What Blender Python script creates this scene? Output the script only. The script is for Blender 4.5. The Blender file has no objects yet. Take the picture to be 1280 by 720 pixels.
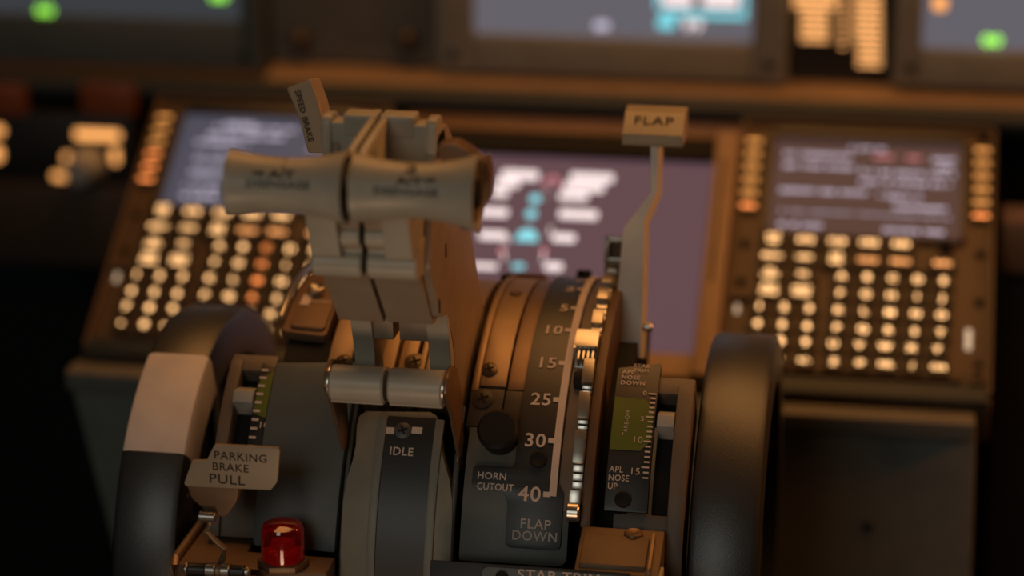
import bpy, bmesh, math, random
from math import sin, cos, radians as rad, degrees, pi
from mathutils import Vector, Matrix

S = bpy.context.scene
COL = S.collection
random.seed(7)

# ---------------------------------------------------------------- camera
FPX = 3046.0
TH, PH = rad(9.25), rad(17.98)
CAM = Vector((.2115, -1.049, 1.2))
FW = Vector((-sin(TH)*cos(PH), cos(TH)*cos(PH), -sin(PH)))
RT = Vector((cos(TH), sin(TH), 0))
UPV = RT.cross(FW)
cd = bpy.data.cameras.new('camera')
cam = bpy.data.objects.new('camera', cd); COL.objects.link(cam)
cam.matrix_world = Matrix.Translation(CAM) @ Matrix((RT, UPV, -FW)).transposed().to_4x4()
cd.sensor_width = 36
cd.lens = 36*FPX/1280
cd.clip_start = .02
cd.dof.use_dof = True
cd.dof.focus_distance = 1.155
cd.dof.aperture_fstop = 3.1
S.camera = cam

# ---------------------------------------------------------------- world, lamps, exposure
W = bpy.data.worlds.new('world'); S.world = W; W.use_nodes = True
W.node_tree.nodes['Background'].inputs[0].default_value = (.35, .5, .65, 1)
W.node_tree.nodes['Background'].inputs[1].default_value = .009
S.view_settings.view_transform = 'Standard'
S.view_settings.look = 'None'
S.view_settings.exposure = 0
S.view_settings.gamma = 1
S.view_settings.use_curve_mapping = False

def area(name, loc, target, size, power, col, spread=180, sy=None):
    l = bpy.data.lights.new(name, 'AREA'); l.energy = power; l.color = col
    l.shape = 'RECTANGLE'; l.size = size; l.size_y = sy or size; l.spread = rad(spread)
    o = bpy.data.objects.new(name, l); COL.objects.link(o); o.location = loc
    o.rotation_euler = (Vector(target)-Vector(loc)).to_track_quat('-Z', 'Y').to_euler()
    return o
area('overhead_panel_glow', (.10, .40, 1.75), (.06, .25, .8), 1.1, 4.3, (1, .43, .12), 150, .6)
area('first_officer_map_light', (.85, .25, 1.02), (0, .08, .84), .12, .80, (1, .34, .08), 120)
area('cabin_spill_light', (-.35, -2.1, 1.65), (0, 0.1, .8), .8, 3.6, (.96, .96, .84), 160)
area('lower_bounce_fill', (0, -.42, .60), (-.01, -.04, .86), .12, .07, (1, .62, .38), 70)  # added fill standing in for warm bounce under grips and link blocks

# ---------------------------------------------------------------- pixel rays onto planes of the place
def ray(x, y): return FW + RT*((x-640)/FPX) + UPV*((360-y)/FPX)
def atX(x, y, X): d = ray(x, y); return CAM + d*((X-CAM.x)/d.x)
def atY(x, y, Y): d = ray(x, y); return CAM + d*((Y-CAM.y)/d.y)
def atZ(x, y, Z): d = ray(x, y); return CAM + d*((Z-CAM.z)/d.z)
DY, DZ, DR = .128, .680, .1312            # axis and radius of the quadrant drum
def drum(px, py, R=DR):
    d = ray(px, py); oy, oz = CAM.y-DY, CAM.z-DZ
    a = d.y**2+d.z**2; b = 2*(oy*d.y+oz*d.z); c = oy*oy+oz*oz-R*R
    D = max(b*b-4*a*c, 0); P = CAM + d*((-b-math.sqrt(D))/2/a)
    return P.x, math.atan2(P.z-DZ, DY-P.y)*DR      # x, arc length s
def dmap(R0=DR):
    def f(x, s, h=0):
        if s < .02:                                  # below the drum the face runs straight down
            t0 = .02/DR; base = Vector((x, DY-(R0+h)*cos(t0), DZ+(R0+h)*sin(t0)))
            return base + Vector((0, -.0, s-.02))
        t = s/DR; return Vector((x, DY-(R0+h)*cos(t), DZ+(R0+h)*sin(t)))
    return f
DM = dmap()
def pmap(P, ux, uy):
    ux, uy = Vector(ux).normalized(), Vector(uy).normalized(); n = ux.cross(uy); P = Vector(P)
    return lambda u, v, h=0: P + ux*u + uy*v + n*h

# ---------------------------------------------------------------- materials
def mat(name, col, rough=.5, metal=0, emit=None, es=0, bump=.0, bscale=900, var=.08, trans=0, ior=1.45, spec=.5, coat=0):
    m = bpy.data.materials.new(name); m.use_nodes = True; nt = m.node_tree; b = nt.nodes['Principled BSDF']
    b.inputs['Roughness'].default_value = rough; b.inputs['Metallic'].default_value = metal
    b.inputs['Specular IOR Level'].default_value = spec; b.inputs['IOR'].default_value = ior
    b.inputs['Coat Weight'].default_value = coat; b.inputs['Coat Roughness'].default_value = .38 if coat < .9 else .05
    tc = nt.nodes.new('ShaderNodeTexCoord')
    n = nt.nodes.new('ShaderNodeTexNoise'); n.inputs['Scale'].default_value = 60; n.inputs['Detail'].default_value = 6
    nt.links.new(tc.outputs['Object'], n.inputs['Vector'])
    r = nt.nodes.new('ShaderNodeValToRGB')
    r.color_ramp.elements[0].position = .3; r.color_ramp.elements[1].position = .7
    r.color_ramp.elements[0].color = tuple(c*(1-var) for c in col)+(1,)
    r.color_ramp.elements[1].color = tuple(min(1, c*(1+var)) for c in col)+(1,)
    nt.links.new(n.outputs['Fac'], r.inputs['Fac']); nt.links.new(r.outputs['Color'], b.inputs['Base Color'])
    if bump:
        n2 = nt.nodes.new('ShaderNodeTexNoise'); n2.inputs['Scale'].default_value = bscale
        nt.links.new(tc.outputs['Object'], n2.inputs['Vector'])
        bp = nt.nodes.new('ShaderNodeBump'); bp.inputs['Strength'].default_value = bump; bp.inputs['Distance'].default_value = .0004
        nt.links.new(n2.outputs['Fac'], bp.inputs['Height']); nt.links.new(bp.outputs['Normal'], b.inputs['Normal'])
    if emit:
        b.inputs['Emission Color'].default_value = (*emit, 1); b.inputs['Emission Strength'].default_value = es
    if trans: b.inputs['Transmission Weight'].default_value = trans
    return m
GREY = mat('grey_paint', (.19, .19, .165), .42, bump=.15)
BLUEGREY = mat('dark_blue_grey_paint', (.085, .105, .11), .5, bump=.2)
GUN = mat('gunmetal_plate', (.075, .08, .078), .42, bump=.1)
BLACK = mat('black_plate', (.016, .016, .017), .45, bump=.1, spec=.6, coat=.3)
VBLACK = mat('matte_black', (.004, .004, .004), .8)
WHEEL = mat('black_wheel_rubber', (.020, .021, .021), .42, bump=.25, bscale=1400, spec=.9, coat=.4)
WHITE = mat('white_paint', (.66, .60, .58), .5, bump=.15)
BRASS = mat('bronze_metal', (.30, .21, .13), .45, .55)
DBRASS = mat('dark_bronze_metal', (.20, .13, .08), .45, .55)
BROWN = mat('brown_plate', (.17, .10, .055), .5, .2)
LEVER = mat('lever_grey_enamel', (.42, .40, .33), .38, .0, bump=.06)
LEVERD = mat('lever_dark_enamel', (.30, .24, .18), .45, .0)
CHROME = mat('bright_metal', (.55, .52, .47), .28, .9)
STEEL = mat('brushed_steel', (.45, .42, .37), .35, .9)
SCREW = mat('screw_metal', (.12, .09, .06), .4, .8)
LET = mat('pale_lettering', (.62, .52, .46), .6)
INK = mat('dark_lettering', (.03, .022, .015), .6)
KNOBC = mat('cream_knob_plastic', (.36, .30, .20), .4, bump=.1)
PLATEC = mat('tan_placard', (.34, .27, .19), .45)
GREENB = mat('green_band', (.10, .135, .016), .55)
LGREY = mat('light_grey_lever_metal', (.42, .42, .4), .4, .1)
RED = mat('red_lens', (.85, .02, .012), .12, trans=.9, coat=1)
PANELG = mat('panel_grey', (.15, .145, .125), .55, bump=.2)
CDUB = mat('cdu_housing', (.10, .062, .035), .5, bump=.1)
KEYB = mat('key_black', (.02, .016, .012), .5)
FRAME = mat('tan_frame', (.34, .23, .14), .5)
NAVY = mat('dark_navy_trim', (.018, .028, .036), .5)
NAVY2 = mat('slate_trim', (.02, .028, .032), .5)
CHEEK = mat('cheek_brown_grey', (.15, .115, .085), .5, bump=.1)
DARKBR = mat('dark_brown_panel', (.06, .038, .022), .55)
DECKM = mat('deck_brown', (.11, .066, .034), .5, .2)
LUG = mat('lug_dark_metal', (.05, .042, .037), .5, .2)
SCRL2 = mat('blue_grey_screen', (.01, .01, .01), .3, emit=(.26, .26, .36), es=.27, spec=.15)
BEZEL = mat('bezel_grey', (.28, .27, .23), .5, bump=.1)
GLOW = mat('amber_backlight', (.3, .2, .1), .5, emit=(1, .54, .22), es=3.1)
GLOWD = mat('dim_amber_backlight', (.3, .2, .1), .5, emit=(1, .40, .10), es=1.3)
GLOWR = mat('reddish_backlight', (.3, .15, .1), .5, emit=(1, .28, .07), es=2.2)
SCRL = mat('lavender_screen', (.01, .01, .01), .3, emit=(.34, .19, .245), es=.30, spec=.12)
SCRC = mat('cdu_screen', (.01, .01, .01), .3, emit=(.3, .16, .14), es=.26, spec=.15)
SCRG = mat('grey_screen', (.02, .02, .02), .25, emit=(.3, .28, .33), es=.42)
SCRD = mat('dim_screen', (.02, .02, .02), .25, emit=(.2, .22, .25), es=.2)
TXW = mat('white_screen_text', (.1, .1, .1), .5, emit=(1, .84, .84), es=1.05)
TXL = mat('lavender_screen_text', (.1, .1, .1), .5, emit=(.62, .56, .72), es=1.0)
TXC = mat('cyan_screen_text', (.1, .1, .1), .5, emit=(.2, .75, .85), es=1.0)
TXG = mat('green_screen_text', (.1, .1, .1), .5, emit=(.3, .9, .06), es=2.2)
TXP = mat('pink_screen_text', (.1, .1, .1), .5, emit=(1, .3, .35), es=.9)

# ---------------------------------------------------------------- mesh builder
_tc = {}
def glyphs(s, off=0):
    k = (s, off)
    if k not in _tc:
        c = bpy.data.curves.new('t', 'FONT'); c.body = s; c.size = 1; c.resolution_u = 3; c.offset = off
        c.align_x = 'CENTER'; c.align_y = 'BOTTOM_BASELINE'; c.space_character = 1.08
        o = bpy.data.objects.new('t', c); COL.objects.link(o)
        dg = bpy.context.evaluated_depsgraph_get(); me = o.evaluated_get(dg).to_mesh()
        vs = [v.co.copy() for v in me.vertices]; fs = [tuple(p.vertices) for p in me.polygons]
        o.evaluated_get(dg).to_mesh_clear(); bpy.data.objects.remove(o); bpy.data.curves.remove(c)
        _tc[k] = (vs, fs)
    return _tc[k]

def rounded(poly, r, n=5):
    out = []; N = len(poly)
    rr = r if isinstance(r, (list, tuple)) else [r]*N
    for i in range(N):
        p0, p, p1 = Vector(poly[i-1]), Vector(poly[i]), Vector(poly[(i+1) % N])
        if rr[i] <= 0: out.append(tuple(p)); continue
        a, b = (p0-p), (p1-p); q = min(rr[i], a.length*.49, b.length*.49)
        A, B = p+a.normalized()*q, p+b.normalized()*q
        for k in range(n+1):
            t = k/n; out.append(tuple(A*(1-t)**2 + p*2*t*(1-t) + B*t*t))
    return out

class M:
    def __init__(s): s.bm = bmesh.new(); s.mats = []
    def mi(s, m):
        if m not in s.mats: s.mats.append(m)
        return s.mats.index(m)
    def merge(s, b, m, bev=0, seg=2, ang=40):
        if bev:
            es = [e for e in b.edges if len(e.link_faces) == 2 and e.calc_face_angle(0) > rad(ang)]
            if es: bmesh.ops.bevel(b, geom=es, offset=bev, segments=seg, profile=.6, affect='EDGES', clamp_overlap=True)
        i = s.mi(m)
        for f in b.faces: f.material_index = i
        me = bpy.data.meshes.new('x'); b.to_mesh(me); b.free(); s.bm.from_mesh(me); bpy.data.meshes.remove(me)
        return s
    def hull(s, vs, fs, m, bev=0, seg=2, ang=40):
        b = bmesh.new(); V = [b.verts.new(v) for v in vs]
        for f in fs:
            try: b.faces.new([V[i] for i in f])
            except ValueError: pass
        bmesh.ops.recalc_face_normals(b, faces=b.faces[:])
        return s.merge(b, m, bev, seg, ang)
    def prism(s, poly, fn, h0, h1, m, bev=0, seg=2, ang=40):
        n = len(poly); vs = [fn(u, v, h0) for u, v in poly]+[fn(u, v, h1) for u, v in poly]
        fs = [tuple(range(n))[::-1], tuple(range(n, 2*n))]+[(i, (i+1) % n, n+(i+1) % n, n+i) for i in range(n)]
        return s.hull(vs, fs, m, bev, seg, ang)
    def px(s, poly, x0, x1, m, bev=0, seg=2, ang=40):
        return s.prism(poly, lambda u, v, h: Vector((h, u, v)), x0, x1, m, bev, seg, ang)
    def box(s, x0, x1, y0, y1, z0, z1, m, bev=0, fn=None, seg=2):
        fn = fn or (lambda u, v, h: Vector((u, v, h)))
        return s.prism([(x0, y0), (x1, y0), (x1, y1), (x0, y1)], fn, z0, z1, m, bev, seg)
    def shell(s, x0, x1, t0, t1, r0, r1, m, bev=0, step=2.5, seg=2, cy=DY, cz=DZ):
        n = max(2, int(abs(t1-t0)/step)); A = [rad(t0+(t1-t0)*i/n) for i in range(n+1)]
        poly = [(cy-r1*cos(a), cz+r1*sin(a)) for a in A]+[(cy-r0*cos(a), cz+r0*sin(a)) for a in reversed(A)]
        vs = [Vector((x, *p)) for x in (x0, x1) for p in poly]; N = len(poly)
        fs = [(i, (i+1) % N, N+(i+1) % N, N+i) for i in range(N)]
        for o in (0, N):
            for i in range(n): fs.append((o+i, o+i+1, o+N-2-i, o+N-1-i))
        return s.hull(vs, fs, m, bev, seg)
    def lathe(s, prof, org, axis, m, n=32, closed=False, bev=0):
        org, ax = Vector(org), Vector(axis).normalized()
        e1 = ax.orthogonal().normalized(); e2 = ax.cross(e1); vs = []; fs = []; P = len(prof)
        for k in range(n):
            a = 2*pi*k/n
            for h, r in prof: vs.append(org+ax*h+(e1*cos(a)+e2*sin(a))*max(r, 1e-6))
        for k in range(n):
            o, q = k*P, ((k+1) % n)*P
            for i in range(P-1 if not closed else P):
                j = (i+1) % P; fs.append((o+i, o+j, q+j, q+i))
        if not closed:
            fs.append(tuple(k*P for k in range(n))[::-1]); fs.append(tuple(k*P+P-1 for k in range(n)))
        return s.hull(vs, fs, m, bev)
    def cyl(s, org, axis, r, h, m, n=24, bev=0):
        if bev: prof = [(0, r-bev), (bev, r), (h-bev, r), (h, r-bev)]
        else: prof = [(0, r), (h, r)]
        return s.lathe(prof, org, axis, m, n)
    def tube(s, pts, r, m, n=10):
        pts = [Vector(p) for p in pts]; vs = []; fs = []
        for i, p in enumerate(pts):
            t = (pts[min(i+1, len(pts)-1)]-pts[max(i-1, 0)]).normalized()
            e1 = t.cross(Vector((0, .3, 1))).normalized(); e2 = t.cross(e1)
            for k in range(n): a = 2*pi*k/n; vs.append(p+(e1*cos(a)+e2*sin(a))*r)
        for i in range(len(pts)-1):
            for k in range(n): fs.append((i*n+k, i*n+(k+1) % n, (i+1)*n+(k+1) % n, (i+1)*n+k))
        fs += [tuple(range(n)), tuple(range((len(pts)-1)*n, len(pts)*n))]
        return s.hull(vs, fs, m)
    def plate(s, poly, fn, h0, h1, m, step=.003, bev=0):
        """flat contour cut into thin strips along v, thickened and wrapped by fn"""
        b = bmesh.new(); V = [b.verts.new((u, v, 0)) for u, v in poly]; b.faces.new(V)
        lo, hi = min(v for _, v in poly), max(v for _, v in poly); k = lo+step
        while k < hi:
            bmesh.ops.bisect_plane(b, geom=b.verts[:]+b.edges[:]+b.faces[:], plane_co=(0, k, 0), plane_no=(0, 1, 0), dist=1e-7); k += step
        r = bmesh.ops.extrude_face_region(b, geom=b.faces[:])
        for e in r['geom']:
            if isinstance(e, bmesh.types.BMVert): e.co.z = 1
        for v in b.verts: v.co = fn(v.co.x, v.co.y, h1 if v.co.z > .5 else h0)
        bmesh.ops.recalc_face_normals(b, faces=b.faces[:])
        return s.merge(b, m, bev, 2, 50)
    def text(s, t, fn, u, v, cap, m, h=.0002, sx=1, rot=0, off=0, align='c', th=.0003):
        vs, fs = glyphs(t, off); k = cap/.729; i = s.mi(m)
        if align == 'l': dx = -min(p.x for p in vs)
        elif align == 'r': dx = -max(p.x for p in vs)
        else: dx = 0
        ca, sa = cos(rot), sin(rot)
        def q(p, hh):
            a, b_ = (p.x+dx)*k*sx, p.y*k
            return fn(u+a*ca-b_*sa, v+a*sa+b_*ca, hh)
        T = [s.bm.verts.new(q(p, h)) for p in vs]
        for f in fs:
            try: F_ = s.bm.faces.new([T[j] for j in f]); F_.material_index = i
            except ValueError: pass
        return s
    def obj(s, name, parent=None):
        for e in s.bm.edges:
            if len(e.link_faces) == 2 and e.calc_face_angle(0) > rad(38): e.smooth = False
        for f in s.bm.faces: f.smooth = True
        org = parent_world(parent) if parent else None
        me = bpy.data.meshes.new(name)
        if parent is None:
            bb = [v.co for v in s.bm.verts]
            org = Vector((sum(c.x for c in bb)/len(bb), sum(c.y for c in bb)/len(bb), min(c.z for c in bb)))
        bmesh.ops.translate(s.bm, verts=s.bm.verts[:], vec=-org)
        s.bm.to_mesh(me); s.bm.free()
        for m in s.mats: me.materials.append(m)
        o = bpy.data.objects.new(name, me); COL.objects.link(o)
        if parent: o.parent = parent
        else: o.location = org
        return o
def parent_world(p):
    v = Vector((0, 0, 0))
    while p is not None: v += p.location; p = p.parent
    return v
def thing(name, label, cat, loc, group=None):
    o = bpy.data.objects.new(name, None); COL.objects.link(o); o.location = loc; o.empty_display_size = .02
    o['label'] = label; o['category'] = cat
    if group: o['group'] = group
    return o
def tag(o, label, cat, group=None):
    o['label'] = label; o['category'] = cat
    if group: o['group'] = group
    return o
def struct(o): o['kind'] = 'structure'; return o
def screw(parent, P, n, r, head=SCREW, rot=.4, name='screw'):
    """countersunk cross-head screw"""
    n = Vector(n).normalized(); m = M()
    m.lathe([(-.001, r), (.0004, r), (.0006, r*.82), (.0009, r*.7), (.001, 0)], P, n, head, 24)
    e1 = n.cross(Vector((0, 0, 1)) if abs(n.z) < .9 else Vector((0, 1, 0))).normalized(); e2 = n.cross(e1)
    for a in (rot, rot+pi/2):
        d = e1*cos(a)+e2*sin(a); q = n.cross(d)
        m.box(-r*.55, r*.55, -r*.11, r*.11, .0006, .0012, VBLACK, fn=lambda u, v, h, d=d, q=q: Vector(P)+d*u+q*v+n*h)
    return m.obj(name, parent)
def dn(s): t = s/DR; return Vector((0, -cos(t), sin(t)))   # drum normal
def T(deg): return rad(deg)*DR

# ================================================================ the setting
m = M(); m.box(-2, 2, -2.5, 2, -.02, 0, VBLACK); struct(m.obj('floor'))
m = M(); m.box(-2, 2, 1.1, 1.14, 0, 2.2, VBLACK); struct(m.obj('wall_front'))

# ---- main instrument panel with its two ledges
ip = thing('instrument_panel', 'dark main instrument panel with two orange-lit ledges across the top', 'instrument panel', (0, .66, 0))
m = M(); m.px([(.6205, .98), (.6205, .80), (.66, .77), (.70, .74), (.98, .74), (.98, .98)], -.9, .9, PANELG); m.obj('panel_body', ip)
m = M(); m.px([(.76, .7395), (.76, 0), (.98, 0), (.98, .7395)], -.9, .9, VBLACK); m.obj('footwell', ip)
for a_, b_, mt_ in ((-.9, atY(338, 80, .6).x, DARKBR), (atY(338, 80, .6).x+.0003, .9, FRAME)):  # left stretch takes a darker brown, painting in the light's falloff
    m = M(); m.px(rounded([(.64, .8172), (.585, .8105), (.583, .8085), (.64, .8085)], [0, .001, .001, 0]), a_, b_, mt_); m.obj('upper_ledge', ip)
m = M(); m.px(rounded([(.64, .8083), (.581, .8083), (.572, .801), (.576, .790), (.60, .784), (.65, .784)], [0, .003, .006, .006, .003, 0]), -.9, .9, NAVY2); m.obj('ledge_nose', ip)
m = M(); m.px(rounded([(.66, .7795), (.565, .771), (.560, .764), (.565, .757), (.66, .757)], [0, .003, .002, .003, 0]), -.19, .24, FRAME); m.obj('lower_ledge', ip)
m = M(); m.px([(.64, .757), (.66, .70), (.72, .60), (.74, .60), (.74, .757)], -.9, .9, NAVY); m.obj('lower_skirt', ip)

PF = .62                                  # face of the main panel
def onp(x, y, Y=PF): p = atY(x, y, Y); return p.x, p.z
pface = lambda u, v, h=0: Vector((u, PF-.0-h, v))
def display(px0, px1, sx0, sx1, ybz, ysc, label, scr, bez, yb1=None):
    x0, zb = onp(px0, ybz); x1, _ = onp(px1, ybz)
    a0, zs = onp(sx0, ysc); a1, _ = onp(sx1, ysc)
    t = thing('display_unit', label, 'display', ((x0+x1)/2, PF, zb))
    top = zb+.205
    m = M()
    out = rounded([(x0, zb), (x1, zb), (x1, top), (x0, top)], .006); N = len(out)
    # bezel as a frame of four bars with a recess
    m.box(x0, a0, zb, top, .0, .022, bez, .002, fn=pface); m.box(a1, x1, zb, top, .0, .022, bez, .002, fn=pface)
    m.box(a0, a1, zb, zs, .0, .022, bez, .002, fn=pface); m.box(a0, a1, top-.014, top, .0, .022, bez, .002, fn=pface)
    m.obj('bezel', t)
    m = M(); m.box(a0, a1, zs, top-.014, .004, .012, scr, fn=pface); so = m.obj('screen', t)
    for sx in (x0+.012, x1-.012):
        screw(t, (sx, PF-.022, zb+.012), (0, -1, 0), .004, BLACK)
    return t, so, a0, a1, zs
pc = lambda u, v, h=0: Vector((u, PF-.0125-h, v))
def blobs(parent, name, L, mt, fn=pc, conv=onp):
    m = M()
    for (x0, y0, x1, y1) in L:
        u0, v0 = conv(x0, y1); u1, v1 = conv(x1, y0)
        if u1-u0 < 0: u0, u1 = u1, u0
        m.prism(rounded([(u0, v0), (u1, v0), (u1, v1), (u0, v1)], min(u1-u0, abs(v1-v0))*.3, 3), fn, 0, .0004, mt)
    return m.obj(name, parent)
t, so, *_ = display(553, 985, 597, 943, 80, 36, 'centre upper display unit with cyan and white readout, above the flap lever', SCRG, BEZEL)
blobs(so, 'cyan_readout_box', [(822, -30, 828, 6), (930, -30, 936, 20), (828, 12, 930, 16), (824, 18, 846, 31)], TXC)
blobs(so, 'white_readout', [(830, -12, 868, 3), (880, -12, 926, 4)], TXW)
m = M(); u, v = onp(868, 33); m.text('99', pc, u, v, .008, TXW, h=.0006, sx=1.15, off=.03); m.obj('number_readout', so)
blobs(so, 'small_symbol', [(746, 23, 764, 32)], TXL)
t, so, *_ = display(-60, 338, -30, 310, 66, 10, 'upper left display unit with two small green figures', SCRD, BLUEGREY)
for q in ((64, 14), (280, -4)):
    m = M(); u, v = onp(*q); m.text('00', pc, u, v, .0065, TXG, sx=1.3, off=.03, h=.0006); m.obj('green_readout', so)
t, so, *_ = display(1116, 1500, 1152, 1460, 98, 54, 'upper right display unit with a green figure beside the amber placard', SCRG, BEZEL)
m = M(); u, v = onp(1239, 51); m.text('00', pc, u, v, .0065, TXG, sx=1.35, off=.03, h=.0006); m.obj('green_readout', so)
blobs(so, 'amber_symbol', [(1166, -8, 1184, 8)], GLOWD)

# blank panel with two fasteners between the displays
t = thing('blanking_panel', 'plain brown-grey panel with two fasteners between the upper displays', 'panel', (onp(445, 75)[0], PF, onp(445, 75)[1]))
m = M(); x0, z0 = onp(344, 72); x1, _ = onp(549, 72)
m.box(x0, x1, z0, z0+.2, 0, .006, PANELG, .001, fn=pface); m.obj('plate', t)
for q in ((381, 47), (514, 47)):
    u, v = onp(*q); m = M(); m.cyl((u, PF-.006, v), (0, -1, 0), .008, .008, BLACK, bev=.001)
    m.cyl((u, PF-.014, v+.003), (0, -1, 0), .004, .006, DBRASS, bev=.001); m.obj('turn_fastener', t)
# amber backlit placard
t = thing('lit_placard', 'amber backlit placard with columns of lettering between two upper displays', 'placard', (onp(1048, 90)[0], PF, onp(1048, 90)[1]))
m = M(); x0, z0 = onp(988, 94); x1, _ = onp(1112, 94)
m.box(x0, x1, z0, z0+.2, 0, .006, BLACK, .001, fn=pface); m.obj('plate', t)
R_ = []
for k in range(9):
    y = -14+k*8.4
    if k < 3: R_.append((992, y, 1046, y+3.2))
    elif k < 9 and y < 52: R_.append((1001, y, 1036, y+3.2))
    if y < 64: R_.append((1050, y, 1058, y+3.2))
for k in range(12):
    y = -14+k*8.2
    if y < 50: R_.append((1068, y, 1102, y+3.2))
    elif y < 80: R_.append((1072, y, 1102, y+3.2))
blobs(t, 'backlit_lettering', R_, mat('placard_backlight', (.3, .2, .1), .5, emit=(1, .45, .15), es=1.45), fn=lambda u, v, h=0: Vector((u, PF-.0065-h, v)))

# ---- left selector panel with round knob
SY = .56
lsel = lambda u, v, h=0: Vector((u, SY-h, v))
def ons(x, y): p = atY(x, y, SY); return p.x, p.z
cx, cz = ons(110, 205)
t = thing('selector_panel', 'small black panel with round grey selector knob and amber legends, far left', 'panel', (cx, SY, cz-.06))
m = M(); m.box(cx-.085, cx+.032, cz-.015, cz+.035, -.03, 0, BLACK, .001, fn=lsel)
m.obj('panel_plate', t)
m = M(); m.box(cx-.085, cx+.032, cz-.075, cz-.0155, -.03, .004, DARKBR, .001, fn=lsel); m.obj('lower_panel_plate', t)
m = M(); m.lathe([(0, .014), (.006, .0135), (.008, .0115), (.022, .0105), (.024, .009), (.0245, 0)], (cx, SY, cz), (0, -1, 0), LGREY, 28)
m.box(-.0012, .0012, -.002, .0105, .0235, .0262, WHITE, fn=lambda u, v, h: Vector((cx+u, SY-h, cz+v))); m.obj('selector_knob', t)
LG = mat('legend_backlight', (.3, .2, .1), .5, emit=(1, .42, .12), es=1.5)
blobs(t, 'backlit_legend', [(-20, 158, 4, 168), (-20, 184, 2, 200)], LG, fn=lsel, conv=ons)
blobs(t, 'backlit_legend', [(94, 164, 150, 173), (80, 192, 88, 203), (66, 217, 96, 224), (140, 186, 148, 204)],
      LG, fn=lsel, conv=ons)
for k, (a, b) in enumerate(((102, 166), (-30, 28))):
    x0, z0 = ons(a, 142); x1, z1 = ons(b, 108)
    m = M(); m.box(x0, x1, z0, z1, -.01, .002, mat('dim_red_lens', (.10, .025, .01), .4, emit=(1, .2, .03), es=.016), .002, fn=lsel)
    tag(m.obj('annunciator_light'), ['dim red-brown annunciator light above the round selector knob', 'dim red-brown annunciator light at the far left edge'][k], 'indicator light')

# ================================================================ aisle stand with CDUs and lower display
TA = rad(33.47); AP = Vector((0, .4577, .8089)); ADV = Vector((0, -cos(TA), -sin(TA))); AN = Vector((0, -sin(TA), cos(TA)))
def stand(cx): return lambda u, v, h=0: AP + Vector((cx+u, 0, 0)) + ADV*v + AN*h
def onst(x, y, cx=0, h=0):
    d = ray(x, y); t = ((AP+AN*h-CAM).dot(AN))/d.dot(AN); P = CAM+d*t; return P.x-cx, (P-AP).dot(ADV)
ast = thing('aisle_stand', 'sloping aisle stand carrying both keypad units and the lower display', 'console', (0, .4, 0))
m = M()
side = [(.50, .828), (.285, .680), (.28, .0), (.54, .0), (.54, .828)]
m.px([(.4577+.05*cos(TA), .8089+.05*sin(TA)-.03), (.290, .699-.03), (.300, .0), (.54, 0), (.54, .80)], -.117, .117, BROWN, .002)
m.obj('stand_body', ast)
def base(side):
    m = M()
    if side > 0: P = [(.118, .6960), (.2645, .6960), (.2715, .45), (.2715, 0), (.118, 0)]
    else: P = [(-.118, .6960), (-.276, .6960), (-.279, .685), (-.245, .52), (-.245, 0), (-.118, 0)]
    m.prism(P, lambda u, v, h: Vector((u, h, v)), .285, .52, GREY, .004)
    o = m.obj('side_panel', ast)
    m = M(); x0, x1 = (.118, .263) if side > 0 else (-.278, -.118)
    m.px(rounded([(.283, .6975), (.277, .696), (.277, .6845), (.285, .683), (.30, .6962)], .0015), x0, x1, PANELG, .0005); m.obj('side_panel_lip', ast)
    m = M(); m.cyl((.206 if side > 0 else -.2, .285, .6255), (0, -1, 0), .004, .002, GUN, bev=.0006); m.obj('side_panel_button', ast)
base(1); base(-1)

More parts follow.
